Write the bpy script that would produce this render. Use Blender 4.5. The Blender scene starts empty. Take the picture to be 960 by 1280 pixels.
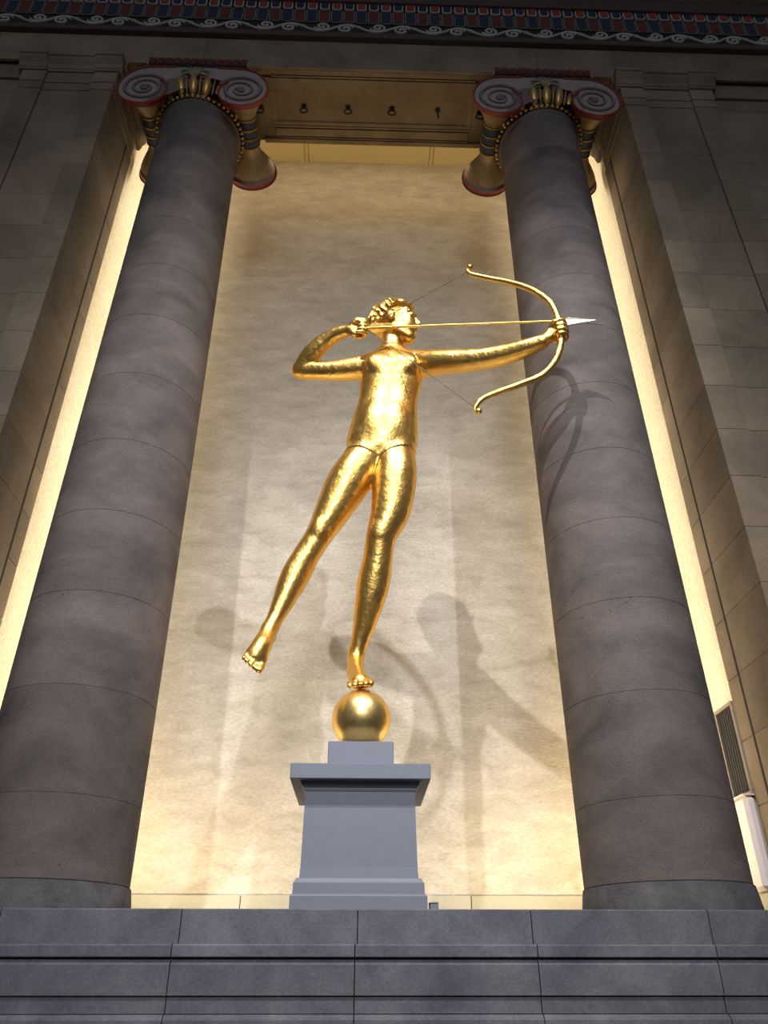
import bpy, bmesh, math, random
import numpy as np
from mathutils import Vector, Matrix, Euler

# ------------------------------------------------------------------ camera, light, exposure
SC = bpy.context.scene
COL = SC.collection
random.seed(7)
R = math.radians

cam_data = bpy.data.cameras.new('camera')
cam_data.sensor_fit = 'VERTICAL'
cam_data.sensor_height = 24.0
cam_data.lens = 961.0 / 1280.0 * 24.0
cam_data.clip_start = 0.05
cam = bpy.data.objects.new('camera', cam_data)
cam.location = (0, 0, 0)                       # eye level is z = 0, the hall floor lies 1.6 m below
cam.rotation_euler = (R(90 + 31.4), 0, R(-1.7))
COL.objects.link(cam)
SC.camera = cam

SC.view_settings.view_transform = 'Standard'
SC.view_settings.look = 'None'
SC.view_settings.gamma = 1.0
SC.view_settings.use_curve_mapping = False
SC.view_settings.exposure = 0.35

world = bpy.data.worlds.new('world')
SC.world = world
world.use_nodes = True
bg = world.node_tree.nodes['Background']
bg.inputs[0].default_value = (0.62, 0.66, 0.80, 1)
bg.inputs[1].default_value = 0.075


def aim(o, target):
    d = Vector(target) - o.location
    o.rotation_euler = d.to_track_quat('-Z', 'Y').to_euler()


def spot(name, loc, target, power, color, angle=30, blend=0.4, radius=0.12):
    l = bpy.data.lights.new(name, 'SPOT')
    l.energy = power; l.color = color; l.spot_size = R(angle); l.spot_blend = blend; l.shadow_soft_size = radius
    o = bpy.data.objects.new(name, l); o.location = loc; COL.objects.link(o); aim(o, target)
    return o


def area(name, loc, target, power, color, sx, sy):
    l = bpy.data.lights.new(name, 'AREA')
    l.shape = 'RECTANGLE'; l.size = sx; l.size_y = sy; l.energy = power; l.color = color
    o = bpy.data.objects.new(name, l); o.location = loc; COL.objects.link(o); aim(o, target)
    return o


COOL = (0.84, 0.88, 1.0)
NEUT = (1.0, 0.97, 0.95)
WARM = (1.0, 0.80, 0.50)
# ceiling spotlights of the hall, high in front of the niche, then a fill
spot('front_spot', (-2.9, -4.5, 17.2), (0.3, 5.6, 3.2), 7800, NEUT, 25, 1.0, 0.10)
spot('front_spot', (4.6, -4.0, 15.0), (0.2, 5.6, 3.2), 5400, COOL, 26, 1.0, 0.10)
spot('front_spot', (0.4, -7.0, 6.5), (0.0, 5.6, 3.2), 2700, (0.92, 0.93, 1.0), 54, 1.0, 1.6)  # low broad fill added for the lower stone and upper wall
# broad soft fill added behind the visitor, mirrored in the gold
area('hall_soft_fill', (0.0, -9.0, 9.0), (0, 6, 2), 210, (0.72, 0.80, 1.0), 8, 4)
# warm uplights on the niche floor, tall strip fills added unseen behind the columns
for sx in (-1, 1):
    area('niche_uplight', (sx * 1.35, 6.75, 0.46), (sx * 1.25, 7.5, 2.2), 15, WARM, 1.6, 0.12)
    area('side_uplight', (sx * 2.45, 6.75, 0.46), (sx * 3.05, 6.9, 3.0), 16, WARM, 0.12, 0.9)
    area('strip_fill', (sx * 2.22, 6.48, 5.4), (sx * 3.05, 6.93, 5.4), 50, (1.0, 0.88, 0.68), 0.08, 9.4)
area('wall_top_fill', (0, 6.45, 10.7), (0, 7.5, 9.2), 16, WARM, 4.6, 0.1)  # unseen fill added behind the beam to brighten the upper wall
# uplights at the front of the ledge, either side of the pedestal
for sx in (-1, 1):
    spot('ledge_uplight', (sx * 1.1, 4.4, 0.1), (0.15, 5.5, 4.6), 30, (1.0, 0.88, 0.66), 42, 0.6, 0.08)


# ------------------------------------------------------------------ helpers
WP = {}                                         # world position of every object that can be a parent


def setp(o, label=None, cat=None, group=None, kind=None):
    if label: o['label'] = label
    if cat: o['category'] = cat
    if group: o['group'] = group
    if kind: o['kind'] = kind
    return o


def root(name, loc, label=None, cat=None, group=None, kind=None):
    o = bpy.data.objects.new(name, None)
    o.empty_display_size = 0.1
    o.location = loc
    COL.objects.link(o)
    WP[o.name] = Vector(loc)
    return setp(o, label, cat, group, kind)


def put(name, me, parent=None, loc=(0, 0, 0), rot=(0, 0, 0), scale=None):
    o = bpy.data.objects.new(name, me)
    o.location = loc
    o.rotation_euler = rot
    if scale: o.scale = scale
    COL.objects.link(o)
    WP[o.name] = Vector(loc)
    if parent is not None:
        o.parent = parent
        o.matrix_parent_inverse = Matrix.Translation(-WP[parent.name])
    return o


def md(name, v, f, mat, smooth=False, sharp=None):
    me = bpy.data.meshes.new(name)
    me.from_pydata([tuple(p) for p in v], [], [tuple(q) for q in f])
    mats = mat if isinstance(mat, (list, tuple)) else [mat]
    for m in mats: me.materials.append(m)
    me.update()
    if smooth:
        me.shade_smooth()
        if sharp: me.set_sharp_from_angle(angle=R(sharp))
    return me


def bm_md(name, bm, mat, smooth=False, sharp=None):
    bmesh.ops.recalc_face_normals(bm, faces=bm.faces[:])
    me = bpy.data.meshes.new(name)
    bm.to_mesh(me); bm.free()
    mats = mat if isinstance(mat, (list, tuple)) else [mat]
    for m in mats: me.materials.append(m)
    if smooth:
        me.shade_smooth()
        if sharp: me.set_sharp_from_angle(angle=R(sharp))
    return me


def box_md(name, x0, x1, y0, y1, z0, z1, mat, bev=0.006, seg=1):
    bm = bmesh.new()
    bmesh.ops.create_cube(bm, size=1)
    for v in bm.verts:
        v.co = Vector(((x0 + x1) / 2 + v.co.x * (x1 - x0), (y0 + y1) / 2 + v.co.y * (y1 - y0), (z0 + z1) / 2 + v.co.z * (z1 - z0)))
    if bev > 0:
        bmesh.ops.bevel(bm, geom=bm.edges[:], offset=bev, segments=seg, affect='EDGES', profile=0.5)
    return bm_md(name, bm, mat)


def box(name, x0, x1, y0, y1, z0, z1, mat, parent=None, bev=0.006):
    return put(name, box_md(name, x0, x1, y0, y1, z0, z1, mat, bev), parent)


def prism_x(name, x0, x1, prof, mat, parent=None, smooth=False):
    """profile of (y, z) points swept from x0 to x1"""
    n = len(prof)
    v = [(x0, y, z) for y, z in prof] + [(x1, y, z) for y, z in prof]
    f = [(i, (i + 1) % n, n + (i + 1) % n, n + i) for i in range(n)] + [tuple(range(n))[::-1], tuple(range(n, 2 * n))]
    bm = bmesh.new()
    vs = [bm.verts.new(p) for p in v]
    for q in f: bm.faces.new([vs[i] for i in q])
    return put(name, bm_md(name, bm, mat, smooth, 40 if smooth else None), parent)


def prism_y(name, y0, y1, prof, mat, parent=None):
    """profile of (x, z) points swept from y0 to y1"""
    n = len(prof)
    bm = bmesh.new()
    vs = [bm.verts.new((x, y0, z)) for x, z in prof] + [bm.verts.new((x, y1, z)) for x, z in prof]
    for i in range(n): bm.faces.new([vs[i], vs[(i + 1) % n], vs[n + (i + 1) % n], vs[n + i]])
    bm.faces.new(vs[:n]); bm.faces.new(vs[n:][::-1])
    return put(name, bm_md(name, bm, mat), parent)


def lathe_md(name, prof, mat, n=64, axis='Z', center=(0, 0, 0), sharp=35, caps=True):
    """profile of (radius, height) points turned round an axis"""
    v, f = [], []
    for r, h in prof:
        for i in range(n):
            a = 2 * math.pi * i / n
            p = (r * math.cos(a), r * math.sin(a), h)
            if axis == 'Y': p = (p[0], h, p[1])
            v.append((p[0] + center[0], p[1] + center[1], p[2] + center[2]))
    for j in range(len(prof) - 1):
        for i in range(n):
            f.append((j * n + i, j * n + (i + 1) % n, (j + 1) * n + (i + 1) % n, (j + 1) * n + i))
    if caps:
        f.append(tuple(range(n))[::-1]); f.append(tuple(range((len(prof) - 1) * n, len(prof) * n)))
    bm = bmesh.new()
    vs = [bm.verts.new(p) for p in v]
    for q in f: bm.faces.new([vs[i] for i in q])
    return bm_md(name, bm, mat, True, sharp)


def tube_md(name, pts, rad, mat, n=8, closed=False):
    pts = [Vector(p) for p in pts]
    rad = rad if isinstance(rad, (list, tuple)) else [rad] * len(pts)
    v, f = [], []
    m = len(pts)
    up = None
    for i, p in enumerate(pts):
        if closed: t = pts[(i + 1) % m] - pts[(i - 1) % m]
        else: t = pts[min(i + 1, m - 1)] - pts[max(i - 1, 0)]
        t.normalize()
        if up is None:
            up = Vector((0, 1, 0)) if abs(t.y) < 0.8 else Vector((1, 0, 0))
        a = t.cross(up); a.normalize(); b = a.cross(t); up = b
        for k in range(n):
            an = 2 * math.pi * k / n
            v.append(p + (a * math.cos(an) + b * math.sin(an)) * rad[i])
    segs = m if closed else m - 1
    for i in range(segs):
        for k in range(n):
            f.append((i * n + k, i * n + (k + 1) % n, ((i + 1) % m) * n + (k + 1) % n, ((i + 1) % m) * n + k))
    if not closed:
        f.append(tuple(range(n))[::-1]); f.append(tuple(range((m - 1) * n, m * n)))
    bm = bmesh.new()
    vs = [bm.verts.new(p) for p in v]
    for q in f: bm.faces.new([vs[i] for i in q])
    return bm_md(name, bm, mat, True, 60)


def sphere_md(name, rx, ry, rz, mat, u=12, v=8):
    bm = bmesh.new()
    bmesh.ops.create_uvsphere(bm, u_segments=u, v_segments=v, radius=1)
    for p in bm.verts: p.co = Vector((p.co.x * rx, p.co.y * ry, p.co.z * rz))
    return bm_md(name, bm, mat, True)


def catmull(pts, per=6):
    pts = [np.array(p, float) for p in pts]
    P = [2 * pts[0] - pts[1]] + pts + [2 * pts[-1] - pts[-2]]
    out = []
    for i in range(1, len(P) - 2):
        for k in range(per):
            t = k / per
            a, b, c, d = P[i - 1], P[i], P[i + 1], P[i + 2]
            out.append(0.5 * (2 * b + (c - a) * t + (2 * a - 5 * b + 4 * c - d) * t * t + (3 * b - a - 3 * c + d) * t ** 3))
    out.append(pts[-1])
    return out


# ------------------------------------------------------------------ materials
def lin(r, g, b):
    f = lambda c: (c / 255 / 12.92) if c / 255 <= 0.04045 else ((c / 255 + 0.055) / 1.055) ** 2.4
    return (f(r), f(g), f(b), 1)


def mat_new(name):
    m = bpy.data.materials.new(name); m.use_nodes = True
    nt = m.node_tree
    return m, nt, nt.nodes['Principled BSDF']


def stone(name, c1, c2, scale=2.0, rough=0.85, bump=0.25, fine=55.0, rand=0.22, stretch=(1, 1, 1), pits=0.0):
    m, nt, b = mat_new(name)
    N, L = nt.nodes, nt.links
    tc = N.new('ShaderNodeTexCoord'); mp = N.new('ShaderNodeMapping')
    mp.inputs['Scale'].default_value = stretch
    L.new(tc.outputs['Object'], mp.inputs['Vector'])
    n1 = N.new('ShaderNodeTexNoise'); n1.inputs['Scale'].default_value = scale; n1.inputs['Detail'].default_value = 8; n1.inputs['Roughness'].default_value = 0.62
    n1.inputs['Distortion'].default_value = 0.4
    n2 = N.new('ShaderNodeTexNoise'); n2.inputs['Scale'].default_value = fine; n2.inputs['Detail'].default_value = 6
    L.new(mp.outputs[0], n1.inputs['Vector']); L.new(mp.outputs[0], n2.inputs['Vector'])
    rp = N.new('ShaderNodeValToRGB')
    rp.color_ramp.elements[0].position = 0.3; rp.color_ramp.elements[0].color = c1
    rp.color_ramp.elements[1].position = 0.7; rp.color_ramp.elements[1].color = c2
    L.new(n1.outputs['Fac'], rp.inputs['Fac'])
    oi = N.new('ShaderNodeObjectInfo')
    mr = N.new('ShaderNodeMapRange'); mr.inputs['To Min'].default_value = 1 - rand; mr.inputs['To Max'].default_value = 1 + rand
    L.new(oi.outputs['Random'], mr.inputs['Value'])
    mr2 = N.new('ShaderNodeMapRange'); mr2.inputs['From Min'].default_value = 0.25; mr2.inputs['From Max'].default_value = 0.75
    mr2.inputs['To Min'].default_value = 0.82; mr2.inputs['To Max'].default_value = 1.12
    L.new(n2.outputs['Fac'], mr2.inputs['Value'])
    mu = N.new('ShaderNodeMath'); mu.operation = 'MULTIPLY'
    L.new(mr.outputs[0], mu.inputs[0]); L.new(mr2.outputs[0], mu.inputs[1])
    last = mu.outputs[0]
    if pits > 0:
        vo = N.new('ShaderNodeTexVoronoi'); vo.inputs['Scale'].default_value = 9
        n3 = N.new('ShaderNodeTexNoise'); n3.inputs['Scale'].default_value = 1.1
        L.new(mp.outputs[0], vo.inputs['Vector']); L.new(mp.outputs[0], n3.inputs['Vector'])
        a1 = N.new('ShaderNodeMath'); a1.operation = 'LESS_THAN'; a1.inputs[1].default_value = 0.085
        L.new(vo.outputs['Distance'], a1.inputs[0])
        a2 = N.new('ShaderNodeMath'); a2.operation = 'GREATER_THAN'; a2.inputs[1].default_value = 0.60
        L.new(n3.outputs['Fac'], a2.inputs[0])
        a3 = N.new('ShaderNodeMath'); a3.operation = 'MULTIPLY'; L.new(a1.outputs[0], a3.inputs[0]); L.new(a2.outputs[0], a3.inputs[1])
        a4 = N.new('ShaderNodeMath'); a4.operation = 'MULTIPLY_ADD'; a4.inputs[1].default_value = -pits; a4.inputs[2].default_value = 1
        L.new(a3.outputs[0], a4.inputs[0])
        a5 = N.new('ShaderNodeMath'); a5.operation = 'MULTIPLY'; L.new(last, a5.inputs[0]); L.new(a4.outputs[0], a5.inputs[1])
        last = a5.outputs[0]
    vm = N.new('ShaderNodeVectorMath'); vm.operation = 'SCALE'
    L.new(rp.outputs['Color'], vm.inputs[0]); L.new(last, vm.inputs['Scale'])
    L.new(vm.outputs[0], b.inputs['Base Color'])
    b.inputs['Roughness'].default_value = rough
    b.inputs['Specular IOR Level'].default_value = 0.25
    bp = N.new('ShaderNodeBump'); bp.inputs['Strength'].default_value = bump; bp.inputs['Distance'].default_value = 0.01
    ad = N.new('ShaderNodeMath'); ad.operation = 'ADD'
    L.new(n1.outputs['Fac'], ad.inputs[0]); L.new(n2.outputs['Fac'], ad.inputs[1])
    L.new(ad.outputs[0], bp.inputs['Height']); L.new(bp.outputs[0], b.inputs['Normal'])
    return m


def paint(name, c, rough=0.6, metal=0.0, var=0.15, bump=0.1, scale=30):
    m, nt, b = mat_new(name)
    N, L = nt.nodes, nt.links
    tc = N.new('ShaderNodeTexCoord')
    n1 = N.new('ShaderNodeTexNoise'); n1.inputs['Scale'].default_value = scale; n1.inputs['Detail'].default_value = 5
    L.new(tc.outputs['Object'], n1.inputs['Vector'])
    mr = N.new('ShaderNodeMapRange'); mr.inputs['From Min'].default_value = 0.25; mr.inputs['From Max'].default_value = 0.75
    mr.inputs['To Min'].default_value = 1 - var; mr.inputs['To Max'].default_value = 1 + var
    L.new(n1.outputs['Fac'], mr.inputs['Value'])
    vm = N.new('ShaderNodeVectorMath'); vm.operation = 'SCALE'; vm.inputs[0].default_value = c[:3]
    L.new(mr.outputs[0], vm.inputs['Scale']); L.new(vm.outputs[0], b.inputs['Base Color'])
    b.inputs['Roughness'].default_value = rough; b.inputs['Metallic'].default_value = metal
    bp = N.new('ShaderNodeBump'); bp.inputs['Strength'].default_value = bump; bp.inputs['Distance'].default_value = 0.005
    L.new(n1.outputs['Fac'], bp.inputs['Height']); L.new(bp.outputs[0], b.inputs['Normal'])
    return m


def gold_leaf(name, c, rough=0.30, bump=0.55):
    m, nt, b = mat_new(name)
    N, L = nt.nodes, nt.links
    tc = N.new('ShaderNodeTexCoord')
    n1 = N.new('ShaderNodeTexNoise'); n1.inputs['Scale'].default_value = 45; n1.inputs['Detail'].default_value = 4; n1.inputs['Roughness'].default_value = 0.55
    n2 = N.new('ShaderNodeTexNoise'); n2.inputs['Scale'].default_value = 7; n2.inputs['Detail'].default_value = 3
    L.new(tc.outputs['Object'], n1.inputs['Vector']); L.new(tc.outputs['Object'], n2.inputs['Vector'])
    mr = N.new('ShaderNodeMapRange'); mr.inputs['To Min'].default_value = rough - 0.06; mr.inputs['To Max'].default_value = rough + 0.10
    L.new(n2.outputs['Fac'], mr.inputs['Value']); L.new(mr.outputs[0], b.inputs['Roughness'])
    mr3 = N.new('ShaderNodeMapRange'); mr3.inputs['From Min'].default_value = 0.25; mr3.inputs['From Max'].default_value = 0.75
    mr3.inputs['To Min'].default_value = 0.9; mr3.inputs['To Max'].default_value = 1.06
    L.new(n1.outputs['Fac'], mr3.inputs['Value'])
    vm = N.new('ShaderNodeVectorMath'); vm.operation = 'SCALE'; vm.inputs[0].default_value = c
    L.new(mr3.outputs[0], vm.inputs['Scale']); L.new(vm.outputs[0], b.inputs['Base Color'])
    b.inputs['Metallic'].default_value = 1.0
    n3 = N.new('ShaderNodeTexNoise'); n3.inputs['Scale'].default_value = 16; n3.inputs['Detail'].default_value = 2
    L.new(tc.outputs['Object'], n3.inputs['Vector'])
    mix = N.new('ShaderNodeMath'); mix.operation = 'MULTIPLY_ADD'; mix.inputs[1].default_value = 2.2
    L.new(n3.outputs['Fac'], mix.inputs[0]); L.new(n1.outputs['Fac'], mix.inputs[2])
    bp = N.new('ShaderNodeBump'); bp.inputs['Strength'].default_value = bump; bp.inputs['Distance'].default_value = 0.006
    L.new(mix.outputs[0], bp.inputs['Height']); L.new(bp.outputs[0], b.inputs['Normal'])
    return m


M = {}
M['ashlar'] = stone('ashlar', lin(114, 100, 82), lin(146, 129, 106), 1.6, bump=0.2, rand=0.14)
M['ashlar_brown'] = stone('ashlar_brown', lin(128, 104, 74), lin(164, 136, 98), 1.2, bump=0.2, rand=0.10)
M['column'] = stone('column', lin(80, 73, 69), lin(120, 108, 101), 1.5, bump=0.3, rand=0.10, stretch=(1, 1, 1.6), pits=0.55)
M['column_base'] = stone('column_base', lin(64, 62, 64), lin(106, 102, 100), 3.5, bump=0.4, rand=0.05)
M['podium'] = stone('podium', lin(84, 85, 90), lin(118, 117, 120), 3.0, bump=0.3, rand=0.10)
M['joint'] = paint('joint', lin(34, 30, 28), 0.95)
M['plaster'] = stone('plaster', lin(180, 171, 153), lin(212, 203, 186), 3.0, bump=0.9, fine=24, rand=0.0, stretch=(1, 1, 2.4))
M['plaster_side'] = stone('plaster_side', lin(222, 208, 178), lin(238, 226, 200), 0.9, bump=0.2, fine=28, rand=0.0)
M['curb'] = paint('curb', lin(176, 172, 150), 0.6, var=0.05)
M['soffit'] = stone('soffit', lin(114, 97, 74), lin(142, 123, 96), 2.0, bump=0.2, rand=0.05)
M['ceiling'] = paint('ceiling', lin(208, 190, 140), 0.7, var=0.06)
M['grey_paint'] = paint('grey_paint', lin(116, 119, 128), 0.5, var=0.03, bump=0.03, scale=12)
M['gold'] = gold_leaf('gold', (0.86, 0.53, 0.14), rough=0.33, bump=0.45)
M['ball_gold'] = gold_leaf('ball_gold', (0.95, 0.66, 0.24), rough=0.34, bump=0.12)
M['string'] = paint('string', lin(84, 66, 42), 0.5, metal=0.4)
M['steel'] = paint('steel', lin(235, 225, 200), 0.35, metal=1.0)
M['lilac'] = paint('lilac', lin(150, 136, 128), 0.6, var=0.14, scale=14)
M['lilac_dark'] = paint('lilac_dark', lin(120, 104, 96), 0.6, var=0.15, scale=14)
M['red'] = paint('red', lin(134, 46, 34), 0.55, var=0.2)
M['dark_red'] = paint('dark_red', lin(92, 32, 30), 0.6, var=0.25)
M['blue'] = paint('blue', lin(26, 34, 58), 0.55, var=0.2)
M['bronze'] = paint('bronze', lin(146, 124, 92), 0.45, metal=0.35, var=0.2, scale=18)
M['dark_bronze'] = paint('dark_bronze', lin(58, 42, 32), 0.5, metal=0.2, var=0.25)
M['old_gold'] = paint('old_gold', lin(190, 150, 84), 0.38, metal=0.7, var=0.2)
M['green_grey'] = paint('green_grey', lin(120, 124, 100), 0.6, var=0.2)
M['pale_relief'] = paint('pale_relief', lin(176, 172, 158), 0.7, var=0.2)
M['black_paint'] = paint('black_paint', lin(30, 28, 28), 0.7, var=0.2)
M['brown_fillet'] = paint('brown_fillet', lin(76, 58, 46), 0.7, var=0.2)
M['iron'] = paint('iron', lin(38, 32, 28), 0.55, metal=0.4)
M['white_board'] = paint('white_board', lin(226, 214, 210), 0.45, var=0.03)
M['slate'] = paint('slate', lin(34, 30, 27), 0.6, var=0.4, scale=20)
M['grille_frame'] = paint('grille_frame', lin(150, 132, 112), 0.5, var=0.1)
M['sage'] = paint('sage', lin(120, 136, 122), 0.6, var=0.08)
M['floor'] = stone('floor', lin(120, 112, 102), lin(150, 142, 130), 0.8, rough=0.5, bump=0.05)

# ------------------------------------------------------------------ the setting
COLX, COLY = 2.08, 5.70          # column axes
LEDGE = 0.358                    # top of the podium
WALLY = 7.5                      # back wall of the niche
SIDEX = 3.05                     # side walls of the niche

fl = put('floor', md('floor', [(-10, -12, -1.6), (10, -12, -1.6), (10, 5.2, -1.6), (-10, 5.2, -1.6)], [(0, 1, 2, 3)], M['floor']))
setp(fl, 'stone floor of the dim hall before the podium', 'floor', kind='structure')

# podium: stepped courses of blocks
pod = root('wall_podium', (0, 5.0, -1.6), 'dark grey stepped stone podium under the columns', 'wall', kind='structure')
box('core', -7.0, 7.0, 5.06, 8.2, -1.6, LEDGE - 0.03, M['joint'], pod, 0)
box('ledge_slab', -7.0, 7.0, 5.905, 8.2, LEDGE - 0.03, LEDGE - 0.001, M['podium'], pod, 0)
JA = [-6.08, -5.07, -4.06, -3.05, -2.04, -1.013, -0.003, 1.001, 2.041, 3.05, 4.06, 5.07, 6.08]
JB = [-6.10, -5.09, -4.08, -3.07, -2.06, -1.036, -0.016, 1.012, 2.031, 3.06, 4.07, 5.08, 6.09]
courses = [
    (JA, [(5.0, 0.180), (5.0, 0.352), (5.006, LEDGE), (5.9, LEDGE), (5.9, 0.180)]),
    (JB, [(4.956, 0.114), (4.952, 0.118), (4.952, 0.170), (4.962, 0.1785), (5.3, 0.1785), (5.3, 0.112), (4.99, 0.112)]),
    (JB, [(4.962, -0.066), (4.962, 0.078), (4.982, 0.108), (5.3, 0.1105), (5.3, -0.070), (4.97, -0.070)]),
    (JB, [(4.976, -0.150), (4.976, -0.074), (5.3, -0.0715), (5.3, -0.151)]),
    (JB, [(4.93, -0.32), (4.93, -0.178), (4.955, -0.154), (5.3, -0.153), (5.3, -0.32)]),
    (JB, [(4.88, -0.92), (4.88, -0.335), (4.90, -0.323), (5.3, -0.323), (5.3, -0.92)]),
    (JB, [(4.86, -1.6), (4.86, -0.93), (5.3, -0.923), (5.3, -1.6)]),
]
for js, prof in courses:
    for a, b in zip(js[:-1], js[1:]):
        prism_x('stone_block', a + 0.003, b - 0.003, prof, M['podium'], pod)

# niche: back wall, side walls, ceiling, curb
w = box('wall_back', -SIDEX - 0.2, SIDEX + 0.2, WALLY, WALLY + 0.2, LEDGE, 11.3, M['plaster'], None, 0)
setp(w, 'rough cream plaster back wall of the niche', 'wall', kind='structure')
for s, nm in ((-1, 'wall_niche_left'), (1, 'wall_niche_right')):
    x0, x1 = sorted((s * SIDEX, s * (SIDEX + 0.2)))
    w = box(nm, x0, x1, 6.10, WALLY, LEDGE, 11.3, M['plaster_side'], None, 0)
    setp(w, 'pale lit side wall of the niche on the %s' % ('left' if s < 0 else 'right'), 'wall', kind='structure')
cl = root('ceiling', (0, 6.9, 11.02), 'pale yellow boarded ceiling at the top of the niche', 'ceiling', kind='structure')
cx = [-3.05, -2.2, -1.02, -0.96, 0.93, 0.99, 2.2, 3.05]
for a, b in zip(cx[:-1], cx[1:]):
    box('panel', a + 0.004, b - 0.004, 6.2, WALLY, 11.02, 11.08, M['ceiling'], cl, 0.004)
bb = root('baseboard_back', (0, WALLY, LEDGE), 'pale grey kerb along the foot of the niche walls', 'baseboard', kind='structure')
bx = [-3.05, -1.75, -0.30, 1.12, 3.05]
bx = [-3.05, -1.02, 0.0, 0.98, 3.05]
for a, b in zip(bx[:-1], bx[1:]):
    box('kerb_stone', a + 0.003, b - 0.003, WALLY - 0.06, WALLY, LEDGE, 0.638, M['curb'], bb, 0.005)
for s in (-1, 1):
    x0, x1 = sorted((s * (SIDEX - 0.05), s * SIDEX))
    box('kerb_stone', x0, x1, 6.105, WALLY - 0.07, LEDGE, 0.558, M['curb'], bb, 0.005)


# pilasters at either side, block by block
RET = []


def pilaster(s):
    side = 'left' if s < 0 else 'right'
    p = root('pilaster', (s * 3.58, 5.4, LEDGE), 'tall brown-grey block pilaster on the %s edge of the niche' % side, 'pilaster', 'pilasters framing the niche')
    X = lambda a, b: sorted((s * a, s * b))
    a, b = X(3.05, 4.11); box('core', a, b, 5.26, 5.85, LEDGE, 9.49, M['joint'], p, 0)
    zs = [LEDGE] + [4.56 - 0.489 * k for k in range(8, 0, -1)] + [4.56 + 0.489 * k for k in range(0, 9)] + [8.905]
    zs = [LEDGE, 0.65] + [0.65 + 0.489 * k for k in range(1, 17)] + [8.905]
    for z0, z1 in zip(zs[:-1], zs[1:]):
        for (u0, u1, y0, y1, mt) in ((3.03, 3.30, 5.2, 5.862, 'ashlar'), (3.30, 3.86, 5.222, 5.5, 'ashlar'), (3.86, 4.13, 5.2, 5.5, 'ashlar')):
            a, b = X(u0, u1)
            me = box_md('stone_block', a + 0.001, b - 0.001, y0, y1, z0 + 0.001, z1 - 0.001, M['ashlar'], 0.0025)
            put('stone_block', me, p)
    # necking bands and crowning moulding
    for z0, z1, pr in ((8.909, 9.046, 0.006), (9.050, 9.25, 0.014)):
        for (u0, u1, y0, y1) in ((3.03 - pr, 3.30, 5.2 - pr, 6.05), (3.30, 3.86, 5.222 - pr, 5.6), (3.86, 4.13 + pr, 5.2 - pr, 5.6)):
            a, b = X(u0, u1)
            box('necking_band', a + 0.001, b - 0.001, y0, y1, z0, z1, M['ashlar'], p, 0.004)
    step = [(0.030, 9.254), (0.030, 9.285), (0.045, 9.295), (0.055, 9.355), (0.095, 9.395), (0.105, 9.405), (0.105, 9.44), (0.125, 9.445), (0.125, 9.498)]
    for (u0, u1, back) in ((3.03, 3.30, 0), (3.30, 3.86, 0.022), (3.86, 4.13, 0)):
        prof = [(5.2 + back - e, z) for e, z in step] + [(5.6, 9.498), (5.6, 9.254)]
        a, b = X(u0 - (0.06 if u0 < 3.1 else 0), u1 + (0.06 if u1 > 4.0 else 0))
        prism_x('cap_moulding', a, b, prof, M['ashlar'], p)
    # the moulding returns along the inner face
    prof = [(s * (3.03 - e * 0.8), z) for e, z in step[:-2]] + [(s * (3.03 - 0.09), 9.498), (s * 3.04, 9.498), (s * 3.04, 9.254)]
    prism_y('cap_moulding', 5.2, 6.05, prof, M['soffit'], p)
    RET.append(prof)
    # rear jamb beyond the gap, whose shade is a dark filler strip
    a, b = X(3.034, 3.30); box('gap_shade', a, b, 5.864, 5.896, LEDGE, 9.24, M['joint'], p, 0)
    for z0, z1 in zip(zs[:-1], zs[1:]):
        a, b = X(3.035, 3.30)
        box('jamb_stone', a, b, 5.898, 6.098, z0 + 0.001, z1 - 0.001, M['ashlar'], p, 0.006)
    return p


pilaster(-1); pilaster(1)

# plain wall beyond the pilasters
for s, nm in ((-1, 'wall_left'), (1, 'wall_right')):
    w = root(nm, (s * 5.5, 5.4, LEDGE), 'large-block stone wall beyond the %s pilaster' % ('left' if s < 0 else 'right'), 'wall', kind='structure')
    a, b = sorted((s * 4.14, s * 7.0)); box('core', a, b, 5.36, 5.85, LEDGE, 9.5, M['joint'], w, 0)
    zz = [LEDGE, 0.86, 2.12, 3.09, 4.07, 5.05, 6.03, 7.0, 7.98, 9.0, 9.232]
    for k, (z0, z1) in enumerate(zip(zz[:-1], zz[1:])):
        xs = [4.13, 4.9, 6.0, 7.0] if k % 2 else [4.13, 5.4, 6.5, 7.0]
        for u0, u1 in zip(xs[:-1], xs[1:]):
            a, b = sorted((s * u0, s * u1))
            box('stone_block', a + 0.002, b - 0.002, 5.30, 5.45, z0 + 0.002, z1 - 0.002, M['ashlar'], w, 0.004)
    a, b = sorted((s * 4.13, s * 7.0))
    box('fascia', a, b, 5.27, 5.5, 9.238, 9.588, M['ashlar'], w, 0.004)

# architrave beam
ar = root('wall_architrave', (0, 5.7, 9.5), 'grey stone beam over the columns', 'wall', kind='structure')
ax = [-7.0, -4.6, -2.06, 2.06, 4.05, 7.0]
for a, b in zip(ax[:-1], ax[1:]):
    prism_x('stone_block', a + 0.002, b - 0.002, [(5.2, 9.5), (5.2, 10.12), (5.5, 10.12), (5.5, 9.59), (5.23, 9.59), (5.23, 9.5)], M['ashlar'], ar)
box('core', -7.0, 7.0, 5.5, 6.2, 9.58, 11.6, M['ashlar_brown'], ar, 0)
box('backing', -7.0, 7.0, 5.3, 5.5, 10.12, 11.6, M['joint'], ar, 0)

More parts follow.
